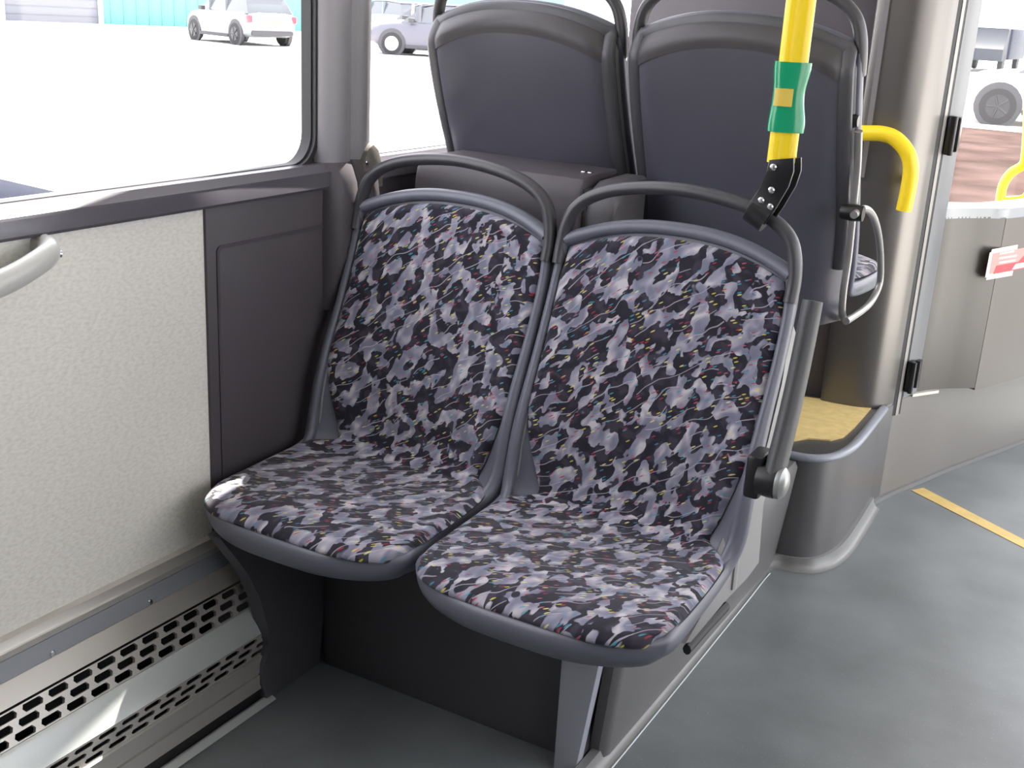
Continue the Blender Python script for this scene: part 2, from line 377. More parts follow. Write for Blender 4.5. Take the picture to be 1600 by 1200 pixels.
# ------------------------------------------------------------------ wall convector
def convector():
    Y0, Y1 = -.9, 1.60
    root = thing('wall_convector', (0, 1.0, 0), 'long pale metal heater cover with rows of slots along the foot of the window wall', 'heater')
    def band(name, pts, m, y0=Y0, y1=Y1, back=.006):
        poly = list(pts)+[(x-back, z-back*.6) for x, z in reversed(pts)]
        return localise(prism(name, poly, 'y', y0, y1, m, root, autos=40), root)
    band('top_profile', [(.0, .329), (.010, .325), (.013, .311), (.0145, .309), (.016, .3075), (.016, .297)], ALU)
    band('screw_strip', [(.0165, .2965), (.019, .262)], ALUB)
    band('upper_cover', [(.019, .2615), (.023, .257), (.042, .232)], ALU)
    for k in range(11):
        y = 1.505-.208*k
        s = localise(lathe('screw', [(.0055, 0), (.0055, .002), (.004, .0035), (.001, .0037)], (.0185, y, .268), (1, 0, .1), STEEL, root, 12), root)
    def slots(name, p0, p1, rows, m, hl=.0385, pitch=.0487, rowfrac=.74):
        bm = bmesh.new()
        def pt(y, v): return Vector((p0[0]+(p1[0]-p0[0])*v, y, p0[1]+(p1[1]-p0[1])*v))
        for r in range(rows):
            v0, v1 = r/rows, (r+1)/rows; hv = (v1-v0)*rowfrac/2; vc = (v0+v1)/2
            ph = -.016*r
            y = Y0+ph
            while y < Y1:
                ya, yb = max(y, Y0), min(y+pitch, Y1)
                if yb-ya < pitch*.95:
                    if yb-ya > 1e-4:
                        bm.faces.new([bm.verts.new(pt(a, v)) for a, v in ((ya, v0), (yb, v0), (yb, v1), (ya, v1))])
                    y += pitch; continue
                yc = (ya+yb)/2; h = hl/2; c = .004
                O = [(ya, v0), (yc, v0), (yb, v0), (yb, vc), (yb, v1), (yc, v1), (ya, v1), (ya, vc)]
                I = [(yc-h+c, vc-hv), (yc, vc-hv), (yc+h-c, vc-hv), (yc+h, vc), (yc+h-c, vc+hv), (yc, vc+hv), (yc-h+c, vc+hv), (yc-h, vc)]
                o = [bm.verts.new(pt(*q)) for q in O]; i = [bm.verts.new(pt(*q)) for q in I]
                d = [bm.verts.new(pt(*q)+Vector((-.006, 0, -.003))) for q in I]
                for k in range(8):
                    bm.faces.new((o[k], o[(k+1) % 8], i[(k+1) % 8], i[k])); bm.faces.new((i[k], i[(k+1) % 8], d[(k+1) % 8], d[k]))
                y += pitch
        bmesh.ops.remove_doubles(bm, verts=bm.verts, dist=1e-5)
        return localise(from_bm(name, bm, m, root, smooth=False), root)
    slots('slot_grille', (.044, .2285), (.074, .187), 3, ALU)
    band('middle_cover', [(.0745, .1865), (.080, .182), (.099, .139)], ALUW)
    slots('slot_grille', (.0992, .1385), (.103, .100), 3, ALU, rowfrac=.6)
    band('lower_cover', [(.1035, .0995), (.108, .098), (.109, .066), (.106, .0655), (.106, .063), (.1105, .0625), (.1125, .034)], ALU)
    localise(box('lower_core', .084, .104, Y0+.01, 1.52, .006, .095, BLACK, root, bev=0), root)
    band('floor_strip', [(.112, .010), (.116, .0095), (.128, .003)], ALUW, y1=1.50)
    localise(box('floor_channel', .084, .112, Y0+.01, 1.52, .001, .006, BLACK, root, bev=0), root)
    b_ = box('inner_core', .001, .006, Y0+.01, Y1-.01, .01, .25, BLACK, root, bev=0); localise(b_, root)
    b_ = box('base_core', .006, .084, Y0+.01, 1.55, .002, .125, BLACK, root, bev=0); localise(b_, root)
convector()

# grab handle on the window wall (partly outside the frame)
gh = thing('wall_grab_handle', (.03, .86, .90), 'pale grey curved grab handle on the speckled wall panel at the left edge', 'handle')
hp = [(.0, .60, .905), (.03, .61, .905), (.058, .66, .900), (.068, .76, .888), (.068, .90, .886), (.064, 1.02, .899), (.055, 1.09, .916), (.040, 1.122, .924), (.018, 1.132, .926), (.0, 1.134, .926)]
localise(tube('handle_bar', hp, .0145, HANDW, gh, n=6, ry=.019, up=Vector((0, 0, 1))), gh)
localise(lathe('screw', [(.006, 0), (.006, .003), (.003, .004)], (.040, 1.137, .918), (.3, 1, -.1), STEEL, gh, 12), gh)

# ------------------------------------------------------------------ the seats
# rows: centre (y,z), side (y,z), half width, exponent
ROWS = [((1.350, .436), (1.422, .436), .203, 5), ((1.362, .446), (1.428, .440), .209, 5), ((1.41, .452), (1.452, .446), .2165, 4),
        ((1.50, .447), (1.50, .448), .219, 3), ((1.60, .440), (1.585, .453), .219, 3), ((1.68, .438), (1.652, .460), .217, 3),
        ((1.733, .450), (1.695, .475), .2145, 3), ((1.756, .485), (1.710, .503), .2135, 3), ((1.770, .545), (1.720, .558), .2135, 2.8),
        ((1.787, .63), (1.745, .628), .2135, 2.6), ((1.814, .73), (1.788, .712), .2135, 2.5), ((1.843, .83), (1.824, .795), .2135, 2.4),
        ((1.864, .905), (1.846, .862), .212, 2.3), ((1.875, .948), (1.850, .905), .208, 2.3)]
def row_at(t):
    n = len(ROWS)-1; s = min(max(t, 0), 1)*n; i = min(int(s), n-1); f = s-i
    def val(k):
        r = ROWS[min(max(k, 0), n)]; return [r[0][0], r[0][1], r[1][0], r[1][1], r[2], r[3]]
    a, b_, c, d = val(i-1), val(i), val(i+1), val(i+2)
    return [.5*((2*q)+(r-p)*f+(2*p-5*q+4*r-s_)*f*f+(3*q-p-3*r+s_)*f**3) for p, q, r, s_ in zip(a, b_, c, d)]
def S(t, u):
    yc, zc, ys, zs, hw, p = row_at(t); w = abs(u)**p
    return Vector((hw*u, yc+(ys-yc)*w, zc+(zs-zc)*w))
def Nrm(t, u):
    e = .004; a = S(min(t+e, 1), u)-S(max(t-e, 0), u); b_ = S(t, min(u+e, 1))-S(t, max(u-e, -1))
    n = b_.cross(a)
    return n.normalized()            # towards the sitter
def grid_mesh(bm, T, Uf, off, nu=36, uv=None, flipuv=False):
    """T: list of t, Uf(t)->umax"""
    lay = bm.loops.layers.uv.verify(); V = []; arc = 0; prev = None; AR = []
    for t in T:
        c = S(t, 0)
        if prev is not None: arc += (c-prev).length
        prev = c; AR.append(arc)
        um = Uf(t); V.append([bm.verts.new(S(t, um*(-1+2*k/nu))+Nrm(t, um*(-1+2*k/nu))*off(t, -1+2*k/nu)) for k in range(nu+1)])
    for i in range(len(T)-1):
        for k in range(nu):
            f = bm.faces.new((V[i][k], V[i][k+1], V[i+1][k+1], V[i+1][k]))
            for lp, (a, b_) in zip(f.loops, ((i, k), (i, k+1), (i+1, k+1), (i+1, k))):
                um = Uf(T[a]); lp[lay].uv = (row_at(T[a])[4]*um*(-1+2*b_/nu)+(uv or 0), AR[a]+(uv or 0)*.37)
    return V
def lerp_tab(tab, t):
    for (a, va), (b_, vb) in zip(tab, tab[1:]):
        if t <= b_:
            f = max(0, (t-a)/(b_-a))
            return va+(vb-va)*f
    return tab[-1][1]
def cush_u(t):
    tab = [(0, .90), (.04, .95), (.10, .985), (.30, .998), (.38, .995), (.42, .955), (.462, .80), (.475, .765), (.50, .765), (.56, .83), (.625, .91), (.68, .965), (.90, .975), (.965, .94), (1, .90)]
    return lerp_tab(tab, t)
def build_seat(root, armrest, uvoff=0, side_skirt=False, dark_top=P_DARK):
    X0 = Vector((0, 0, 0))
    def place(o): return o
    Ts = [i/78 for i in range(79)]
    # shell
    bm = bmesh.new(); grid_mesh(bm, Ts, lambda t: 1.0, lambda t, u: 0.0, 32)
    V0 = bm.verts[:]
    o = from_bm('shell', bm, P_FRAME, root, autos=60)
    # upholstery
    bm = bmesh.new()
    Tc = [.018+(.962-.018)*i/90 for i in range(91)]
    def off(t, u):
        e = max(0, 1-abs(u)); e2 = min(1, e/.05); tt = min(1, min(t-.018, .962-t)/.018) if .018 < t < .962 else 0
        puff = .004*math.sin(math.pi*min(1, max(0, (t-.02)/.42))) if t < .44 else .004
        return .0025+(.011+puff*(1-u*u))*math.sqrt(max(0, min(e2, tt)))
    grid_mesh(bm, Tc, cush_u, off, 60, uv=uvoff+.3)
    up_ = from_bm('upholstery', bm, FABRIC, root, autos=70)
    # frame: one rim around the shell edge, heavy at the front lip
    side = [S(t, 1) for t in [i/60 for i in range(61)]]
    path = []; ups = []; ra = []; rb = []
    def add(p, n, a, b_): path.append(p); ups.append(n); ra.append(a); rb.append(b_)
    nf = 28
    for k in range(nf+1):                                        # front edge left -> right
        u = -1+2*k/nf; u = math.copysign(1-(1-abs(u))**1.6, u) if abs(u) > .6 else u
        p = S(0, u); add(p+Vector((0, -.003, -.015)), Vector((0, -.25, 1)), .0130, .0245)
    right = []
    for i in range(1, 61):
        t = i/60*.985; p = S(t, 1); n = Nrm(t, .97)
        bl = min(1, max(0, (t-.05)/.25)); b2 = min(1, max(0, (t-.45)/.3)); pn = max(0, min(1, (t-.08)/.20))*max(0, min(1, (.50-t)/.08))
        add(p+Vector((.001-.012*pn, 0, -.015*(1-bl)-.019*pn))-n*.003, (n*.6+Vector((0, -.1, .9))*(1-bl)).normalized(), .0130-.0035*b2-.004*pn, .0245*(1-bl)+.0175*bl-.003*b2)
    for i in range(60, 0, -1):
        pass
    # mirrored half
    half = path[nf+1:]; hup = ups[nf+1:]; hra = ra[nf+1:]; hrb = rb[nf+1:]
    lp = [Vector((-p.x, p.y, p.z)) for p in reversed(half)]; lu = [Vector((-n.x, n.y, n.z)) for n in reversed(hup)]
    path = lp+path; ups = lu+ups; ra = list(reversed(hra))+ra; rb = list(reversed(hrb))+rb
    for _ in range(10):
        for arr in (path, ups, ra, rb):
            old = list(arr)
            for q in range(1, len(old)-1): arr[q] = old[q]*.5+(old[q-1]+old[q+1])*.25
    bm = bmesh.new(); bm_tube(bm, path, ra, False, 14, ups, rb); from_bm('rim', bm, P_FRAME, root, autos=60)
    # top bar of the shell
    tb = [S(1, u)+Vector((0, .002, 0)) for u in [-1+2*k/30 for k in range(31)]]
    bm = bmesh.new(); bm_tube(bm, tb, .012, False, 12, Vector((0, 1, .3)), .014); from_bm('top_bar', bm, P_FRAME, root, autos=60)
    # grab handle loop
    h = [(.2135, 1.842, .862), (.2135, 1.850, .895), (.209, 1.855, .930), (.197, 1.859, .960), (.172, 1.862, .983), (.130, 1.864, 1.001), (.07, 1.865, 1.013), (0, 1.865, 1.018)]
    hp_ = [Vector(p) for p in h]; hp_ = hp_+[Vector((-p.x, p.y, p.z)) for p in reversed(hp_[:-1])]
    tube('grab_handle', hp_, .0115, dark_top, root, n=5, seg=14, up=Vector((0, 1, 0)), ry=.0155)
    # back shell: flanks plus rear face
    bm = bmesh.new(); rear = []
    TB = [.54+(1-.54)*i/34 for i in range(35)]
    def rearpt(t, u):
        p = S(t, u); q = max(0, abs(u)-.80)/.20
        d = .052-.030*q**2 if t < .93 else (.052-.030*q**2)*(1-(t-.93)/.07*.65)
        return Vector((p.x*.992, p.y+d+.012*(1-abs(u)**2)*0, p.z-.004))
    nu = 28; Ri = []
    for t in TB: Ri.append([bm.verts.new(rearpt(t, -1+2*k/nu)) for k in range(nu+1)])
    band_i = 25
    for i in range(len(TB)-1):
        for k in range(nu):
            f = bm.faces.new((Ri[i][k], Ri[i+1][k], Ri[i+1][k+1], Ri[i][k+1]))
    top = [bm.verts.new(S(1, -1+2*k/nu)) for k in range(nu+1)]; bot = [bm.verts.new(rearpt(TB[0], -1+2*k/nu)+Vector((0, .004, -.11))) for k in range(nu+1)]
    for k in range(nu): bm.faces.new((Ri[-1][k], top[k], top[k+1], Ri[-1][k+1])); bm.faces.new((Ri[0][k], bot[k], bot[k+1], Ri[0][k+1]))
    o = from_bm('back_shell', bm, P_BACK, root, autos=50)
    for s_ in (-1, 1):
        bm = bmesh.new(); n_ = []
        for t in TB:
            a_ = S(t, s_)-Nrm(t, s_*.97)*.004-Vector((s_*.001, 0, 0)); b_ = rearpt(t, s_)
            n_.append([bm.verts.new(v) for v in (a_, a_.lerp(b_, .4)+Vector((s_*.003, 0, 0)), a_.lerp(b_, .8)+Vector((s_*.004, 0, 0)), b_, b_-Vector((s_*.012, 0, 0)), a_-Vector((s_*.012, 0, 0)))])
        low = [bm.verts.new(v.co+Vector((0, .004, -.11))) for v in n_[0]]; n_ = [low]+n_
        for p_, q_ in zip(n_, n_[1:]):
            for k in range(6): bm.faces.new((p_[k], p_[(k+1) % 6], q_[(k+1) % 6], q_[k]))
        bm.faces.new(n_[0]); bm.faces.new(n_[-1])
        from_bm('side_flank', bm, P_SKIRT, root, autos=50)
    # dark band across the top of the rear face, a thin moulding following the arch
    bm = bmesh.new(); A_ = []
    for i in range(9):
        f = i/8
        rowv = []
        for k in range(nu+1):
            u = (-1+2*k/nu)*.93
            t0 = .90; t1 = .995; t = t0+(t1-t0)*f
            p = rearpt(t, u); rowv.append(bm.verts.new(p+Vector((0, .0035, .012*(1-u*u)*(1-f)))))
        A_.append(rowv)
    for i in range(8):
        for k in range(nu): bm.faces.new((A_[i][k], A_[i+1][k], A_[i+1][k+1], A_[i][k+1]))
    r_ = bmesh.ops.extrude_face_region(bm, geom=bm.faces[:])
    for v in [g for g in r_['geom'] if isinstance(g, bmesh.types.BMVert)]: v.co.y -= .010
    from_bm('back_band', bm, P_BAND, root, autos=60)
    # raised rear rim
    pr = [rearpt(t, -.95)+Vector((0, .002, 0)) for t in TB]+[rearpt(1, u)+Vector((0, .002, -.004)) for u in [-.9+1.8*k/20 for k in range(21)]]+[rearpt(t, .95)+Vector((0, .002, 0)) for t in reversed(TB)]
    bm = bmesh.new(); bm_tube(bm, pr, .0155, False, 12, Vector((0, 1, 0)), .009); from_bm('back_rim', bm, P_RIMB, root, autos=60)
    # pan underside
    bm = bmesh.new(); Vv = []
    for t in [.02+.46*i/16 for i in range(17)]:
        Vv.append([bm.verts.new(S(t, (-1+2*k/16)*.97)+Vector((0, .004, -.034+.012*abs(-1+2*k/16)))) for k in range(17)])
    for i in range(16):
        for k in range(16): bm.faces.new((Vv[i][k], Vv[i][k+1], Vv[i+1][k+1], Vv[i+1][k]))
    from_bm('pan_underside', bm, P_DARK, root, autos=60)
    # mounting bar below the pan
    bm = bmesh.new(); bm_box(bm, -.19, .19, 1.60, 1.65, .407, .43, .003); from_bm('mounting_bar', bm, BLACKM, root)
def seat_root(x, label, group):
    return thing('passenger_seat', (x, 0, 0), label, 'seat', group)
XL, XR = .2625, .7145
sL = seat_root(XL, 'patterned black and grey fabric seat beside the window wall, facing the camera', None)
build_seat(sL, False, 0.0)
sR = seat_root(XR, 'patterned black and grey fabric seat on the aisle side, yellow pole clamped to its handle', None)
build_seat(sR, True, .83)
def armrest(root, x0):
    # raised armrest: flat bar on a pivot
    ax = x0-root.location.x
    a = AX(1207, 752, x0); b_ = AX(1270, 470, x0)
    a = Vector((ax, a.y, a.z)); b_ = Vector((ax, b_.y, b_.z))
    n = 10; pts = [a+(b_-a)*(k/n) for k in range(n+1)]
    bow = [p+Vector((0, .012*math.sin(math.pi*k/n), 0)) for k, p in enumerate(pts)]
    bm = bmesh.new()
    bm_tube(bm, bow, [.0155]*11, False, 16, Vector((0, -.9, .35)), [.025, .0245, .024, .0235, .023, .023, .0225, .022, .022, .021, .017])
    ar = from_bm('armrest', bm, mat('armrest_plastic', (.045, .047, .049), .5, bump=.3, bscale=900), root, autos=60)
    lathe('pivot_cap', [(.024, -.004), (.0255, .000), (.0245, .006), (.019, .011), (.010, .014), (.001, .015)], a+Vector((.010, 0, 0)), (1, 0, 0), mat('cap_grey', (.30, .31, .30), .32, metal=.4), ar)
    bm = bmesh.new(); bm_lathe(bm, [(.024, -.022), (.026, -.004), (.026, .008)], a, (1, 0, 0), 18)
    bm_box(bm, a.x-.042, a.x-.016, a.y-.010, a.y+.046, a.z-.034, a.z+.036, .006); from_bm('pivot_bracket', bm, BLACKM, ar)
armrest(sR, .995)
# pale side skirt under and behind the aisle seat
def skirt():
    x = .926
    pp = [(1238, 500), (1222, 600), (1200, 690), (1176, 780), (1150, 850), (1118, 925), (1070, 1006), (1080, 1004), (1134, 938), (1166, 905), (1186, 880), (1192, 790), (1215, 700), (1233, 610), (1244, 520)]
    poly = [(AX(a, b_, x).y, AX(a, b_, x).z) for a, b_ in pp]
    o = prism('side_skirt', poly, 'x', .900-XR, x-XR, P_SKIRT, sR, bev=.002)
    q = [AX(a, b_, .922) for a, b_ in ((1074, 1008), (1104, 974), (1135, 941))]
    bm = bmesh.new(); bm_tube(bm, [Vector((p.x-XR, p.y, p.z-.008)) for p in q], .007, False, 8, Vector((0, 0, 1)), .009)
    from_bm('lower_rail', bm, BLACK, sR)
skirt()
def copy_seat(src, root, skip=()):
    for ch in src.children:
        if any(ch.name.startswith(s) for s in skip): continue
        c = ch.copy(); COL.objects.link(c); c.parent = root
FY, FZ = 4.0, .352
fL = thing('passenger_seat', (.236, FY, FZ), 'dark grey seat back by the second window, seen from behind', 'seat')
fR = thing('passenger_seat', (.697, FY, FZ), 'dark grey seat back behind the yellow pole, seen from behind', 'seat')
for r in (fL, fR):
    r.rotation_euler = (0, 0, math.pi); copy_seat(sL, r)
# side loop and an added strip for the far aisle seat's lit flank
def far_side():
    inv = Matrix.Translation((.697, FY, FZ)) @ Matrix.Rotation(math.pi, 4, 'Z'); inv.invert()
    q = [AX(a, b_, .945) for a, b_ in ((1334, 336), (1350, 326), (1364, 338), (1373, 370), (1376, 410), (1374, 444), (1362, 470), (1346, 486), (1322, 502))]
    tube('side_loop', [inv @ p for p in q], .007, DULL, fR, n=5, seg=12)
    q = [AX(a, b_, .925) for a, b_ in ((1342, 205), (1340, 260), (1333, 330), (1326, 400), (1318, 455), (1316, 490), (1322, 502))]
    tube('lit_flank_strip', [inv @ p for p in q], .007, DULL, fR, n=5, seg=12)
    a = inv @ AX(1332, 332, .935); lathe('pivot_bracket', [(.014, -.02), (.016, 0), (.014, .02)], a, (1, 0, 0), BLACKM, fR, 16)
    a = inv @ AX(1324, 188, .90); lathe('clamp_knob', [(.010, -.02), (.014, -.01), (.014, .02), (.008, .026)], a, (1, 0, 0), BLACKM, fR, 14)
far_side()

# ------------------------------------------------------------------ below the seats
# dark side bracket by the wall
pp = [(344, 842), (372, 876), (392, 900), (408, 940), (419, 985), (422, 1010), (412, 1040), (410, 1070), (417, 1094), (460, 1064), (500, 1036), (500, 900), (470, 860), (420, 840)]
poly = [(AX(a, b_, .118).y, max(.001, AX(a, b_, .118).z)) for a, b_ in pp]
poly[-3:] = [(1.665, .20), (1.665, .39), (1.40, .39)]
o = prism('seat_support_panel', poly, 'x', .085, .118, CHARC, bev=.003)
tag(o, 'dark curved side panel under the window seat, covering the heater end', 'panel')
# recess back panel + wheel box
struct(box('trim_5', .118, .672, 1.655, 1.90, 0, .388, CHARC, bev=.004))
struct(box('trim_15', .02, .674, 1.905, 2.66, 0, .286, CHARC, bev=.004))
# pedestal with leaning, rounded aisle side
def pedestal():
    root = thing('seat_pedestal', (.72, 2.1, 0), 'grey moulded pedestal carrying the front pair of seats beside the aisle', 'pedestal')
    localise(prism('front_panel', [(.674, 0), (.674, .385), (.766, .385), (.744, .226), (.720, .03), (.717, 0)], 'y', 1.612, 1.636, BOXD, root, bev=.004), root)
    localise(box('core', .676, .716, 1.636, 1.90, 0, .384, CHARC, root, bev=0), root)
    localise(prism('rear_side_panel', [(.676, 0), (.744, 0), (.749, .048), (.766, .20), (.773, .270), (.766, .284), (.676, .286)], 'y', 1.9005, 2.655, BOX, root, bev=.0), root)
    bm = bmesh.new(); rings = []
    for z, xs, y0 in ((.0, .744, 1.668), (.048, .749, 1.664), (.20, .766, 1.652), (.385, .785, 1.641)):
        ring = [(.72, y0+.028), (xs-.030, y0+.004), (xs-.012, y0+.004), (xs-.003, y0+.012), (xs, y0+.030), (xs, 1.85), (xs, 1.9004), (.72, 1.9004)]
        rings.append([bm.verts.new((x, y, z)) for x, y in ring])
    n = len(rings[0])
    for a, b_ in zip(rings, rings[1:]):
        for i in range(n): bm.faces.new((a[i], a[(i+1) % n], b_[(i+1) % n], b_[i]))
    bm.faces.new(rings[0]); bm.faces.new(rings[-1])
    localise(from_bm('side_panel', bm, BOX, root, autos=40), root)
pedestal()
# raised podium for the seats behind
POD = [(.70, 2.662), (.775, 2.664), (.82, 2.685), (.85, 2.735), (.865, 2.83), (.863, 3.0), (.857, 3.18)]
def podium():
    P = [(p.x, p.y) for p in catmull([(a, b_, 0) for a, b_ in POD], 5)]
    bm = bmesh.new(); full = P+[(.87, 3.24), (.02, 3.24), (.02, 2.662)]
    bm_prism(bm, full, 'z', 0, .292)
    bmesh.ops.triangulate(bm, faces=[f for f in bm.faces if len(f.verts) > 4])
    o = struct(from_bm('trim_6', bm, POD_M, autos=40))
    # rounded lip
    bm = bmesh.new(); bm_tube(bm, [Vector((a-.004, b_+.006, .292)) for a, b_ in P], .013, False, 10, Vector((0, 0, 1)), .010)
    struct(from_bm('trim_7', bm, mat('podium_lip', (.22, .235, .27), .3), autos=60))
podium()
pp = [(1222, 668), (1228, 690), (1262, 684), (1298, 687), (1318, 682), (1334, 668), (1352, 648), (1364, 634), (1320, 628), (1262, 620), (1225, 616)]
o = prism('step_pad', [tuple(AZ(a, b_, .2965).xy) for a, b_ in pp], 'z', .2925, .2965, YPAD)
tag(o, 'yellow warning pad on the step of the rear podium', 'pad')
# coving strip where vinyl meets the boxes, and pale sealing bead
CV = [(.752, 1.30), (.752, 1.60), (.7505, 2.0), (.747, 2.4), (.745, 2.60), (.760, 2.640), (.80, 2.650), (.845, 2.675), (.876, 2.74), (.889, 2.84), (.887, 3.0), (.880, 3.18)]
Pc = catmull([(a, b_, 0) for a, b_ in CV], 6)
def coving():
    bm = bmesh.new(); rings = []
    for i, p in enumerate(Pc):
        t = (Pc[min(i+1, len(Pc)-1)]-Pc[max(i-1, 0)]).normalized(); nn = Vector((t.y, -t.x, 0))
        rings.append([bm.verts.new(p+nn*a+Vector((0, 0, z))) for a, z in ((.008, .0008), (.0, .0025), (-.006, .007), (-.011, .016), (-.014, .030), (-.03, .03), (-.03, .0008))])
    for a, b_ in zip(rings, rings[1:]):
        for k in range(7): bm.faces.new((a[k], a[(k+1) % 7], b_[(k+1) % 7], b_[k]))
    bm.faces.new(rings[0]); bm.faces.new(rings[-1])
    struct(from_bm('baseboard_aisle', bm, COVE, autos=60))
    bm = bmesh.new(); bm_tube(bm, [p+Vector((.010, 0, .0012)) for p in Pc if p.y < 2.6], .0016, False, 6)
    struct(from_bm('trim_8', bm, SEAL))
coving()
# ------------------------------------------------------------------ equipment box behind the window seat
eb = thing('equipment_box', (.28, 2.1, .43), 'dark grey boxed cover behind the window seat, level with the window ledge', 'box')
def ebox():
    prof = [(1.985, .42), (1.985, .90), (1.985, .955), (1.990, .975), (2.004, .992), (2.03, .996), (2.155, .998), (2.155, .42)]
    localise(prism('box_lid', prof, 'x', .085, .462, TRIM, eb, bev=.008), eb)
    prof2 = [(2.0, .42), (2.0, .93), (2.004, .96), (2.02, .978), (2.05, .990), (2.155, .992), (2.155, .42)]
    localise(prism('box_side', prof2, 'x', .467, .53, mat('box_side_plastic', (.068, .065, .07), .5), eb, bev=.014), eb)
    localise(box('box_frame', .092, .472, 2.0, 2.15, .41, .975, BLACK, eb, bev=.002), eb)
    for dx in (0, .014): localise(box('latch', .425+dx, .434+dx, 2.06, 2.07, .996, .999, STEEL, eb, bev=.001), eb)
    poly = [(.485, .872), (.525, .900), (.525, .868)]
    localise(prism('finger_notch', poly, 'y', 1.997, 2.004, BLACK, eb), eb)
ebox()
# ------------------------------------------------------------------ yellow pole with clamp and tape
pole = thing('grab_pole', (.882, 1.855, 1.06), 'yellow vertical grab pole with green tape, clamped to the aisle seat handle', 'pole')
def yellow_pole():
    a = AY(1221, 250, 1.855); x0, y0, z0 = a.x, a.y, a.z
    prof = []
    # flat oval extrusion with grooves on its broad faces
    rx, ry = .0225, .015
    for k in range(48):
        t = 2*math.pi*k/48; c, s = math.cos(t), math.sin(t)
        x = rx*math.copysign(abs(c)**.55, c); y = ry*math.copysign(abs(s)**.7, s)
        g = 0.0022 if abs(x) < .0035 else 0
        prof.append((x, y-math.copysign(g, y)))
    an = math.radians(24)
    poly = [(x0+x*math.cos(an)-y*math.sin(an), y0+x*math.sin(an)+y*math.cos(an)) for x, y in prof]
    localise(prism('pole_tube', poly, 'z', z0-.004, 2.33, YEL, pole, autos=50), pole)
    # tape sleeve, slightly loose
    bm = bmesh.new(); rings = []
    z1, z2 = AY(1225, 207, 1.84).z, AY(1236, 97, 1.84).z
    for i in range(13):
        f = i/12; z = z1+(z2-z1)*f; ring = []
        for k in range(40):
            t = 2*math.pi*k/40; c, s = math.cos(t), math.sin(t)
            w = .003*math.sin(f*7+1)*(1 if c > 0 else .5)
            x = (rx+.004+w)*math.copysign(abs(c)**.6, c); y = (ry+.003)*math.copysign(abs(s)**.75, s)
            ring.append(bm.verts.new((x0+x*math.cos(an)-y*math.sin(an)-.001*f, y0+x*math.sin(an)+y*math.cos(an), z)))
        rings.append(ring)
    for a_, b_ in zip(rings, rings[1:]):
        for k in range(40): bm.faces.new((a_[k], a_[(k+1) % 40], b_[(k+1) % 40], b_[k]))
    tp = localise(from_bm('green_tape', bm, GREEN, pole, autos=60), pole)
    # printed yellow square on the tape
    zc = z1+(z2-z1)*.50; hs = .0135; bm = bmesh.new(); V_ = []
    for i in range(3):
        rr = []
        for k in range(7):
            x = -.0245+k*.0046; yb = -(ry+.0040)*(1-min(1, abs(x)/(rx+.006))**3.0)**.40
            rr.append(bm.verts.new((x0+x*math.cos(an)-yb*math.sin(an), y0+x*math.sin(an)+yb*math.cos(an)-.001, zc-hs+hs*i)))
        V_.append(rr)
    for i in range(2):
        for k in range(6): bm.faces.new((V_[i][k], V_[i][k+1], V_[i+1][k+1], V_[i+1][k]))
    r_ = bmesh.ops.extrude_face_region(bm, geom=bm.faces[:])
    for v in [g for g in r_['geom'] if isinstance(g, bmesh.types.BMVert)]: v.co.y += .0012
    sq = from_bm('yellow_square', bm, mat('yellow_print', (.62, .46, .08), .4), tp); localise(sq, pole)
    # clamp plates
    Y = 1.834
    pts = [(1201, 250), (1240, 247), (1240, 268), (1232, 292), (1212, 325), (1194, 352), (1163, 333), (1172, 314), (1192, 290), (1197, 272)]
    poly = [(AY(a_, b_, Y).x, AY(a_, b_, Y).z) for a_, b_ in pts]
    cl = localise(prism('clamp_plate', poly, 'y', Y, Y+.007, BLACKM, pole, bev=.002), pole)
    poly2 = [(x+.006, z) for x, z in poly]
    localise(prism('clamp_plate', poly2, 'y', Y+.020, Y+.026, BLACKM, pole, bev=.002), pole)
    for a_, b_ in ((1209, 261), (1206, 297), (1190, 313), (1204, 323)):
        p = AY(a_, b_, Y)
        s = lathe('bolt', [(.0055, 0), (.0055, -.003), (.0035, -.005), (.001, -.0052)], (p.x, Y, p.z), (0, 1, 0), STEEL, pole, 14); localise(s, pole)
        bm = bmesh.new(); bm_lathe(bm, [(.0035, 0), (.0035, .024)], (p.x+.002, Y, p.z), (0, 1, 0), 10); localise(from_bm('bolt_shank', bm, STEEL, pole), pole)
    # saddle wrapping the seat handle
    p = AY(1186, 336, 1.848); q = Vector((math.cos(math.radians(-28)), 0, math.sin(math.radians(-28))))
    bm = bmesh.new(); bm_tube(bm, [p-q*.017, p+q*.017], .0205, False, 20, Vector((0, 1, 0)), .021)
    localise(from_bm('clamp_saddle', bm, BLACKM, pole), pole)
yellow_pole()

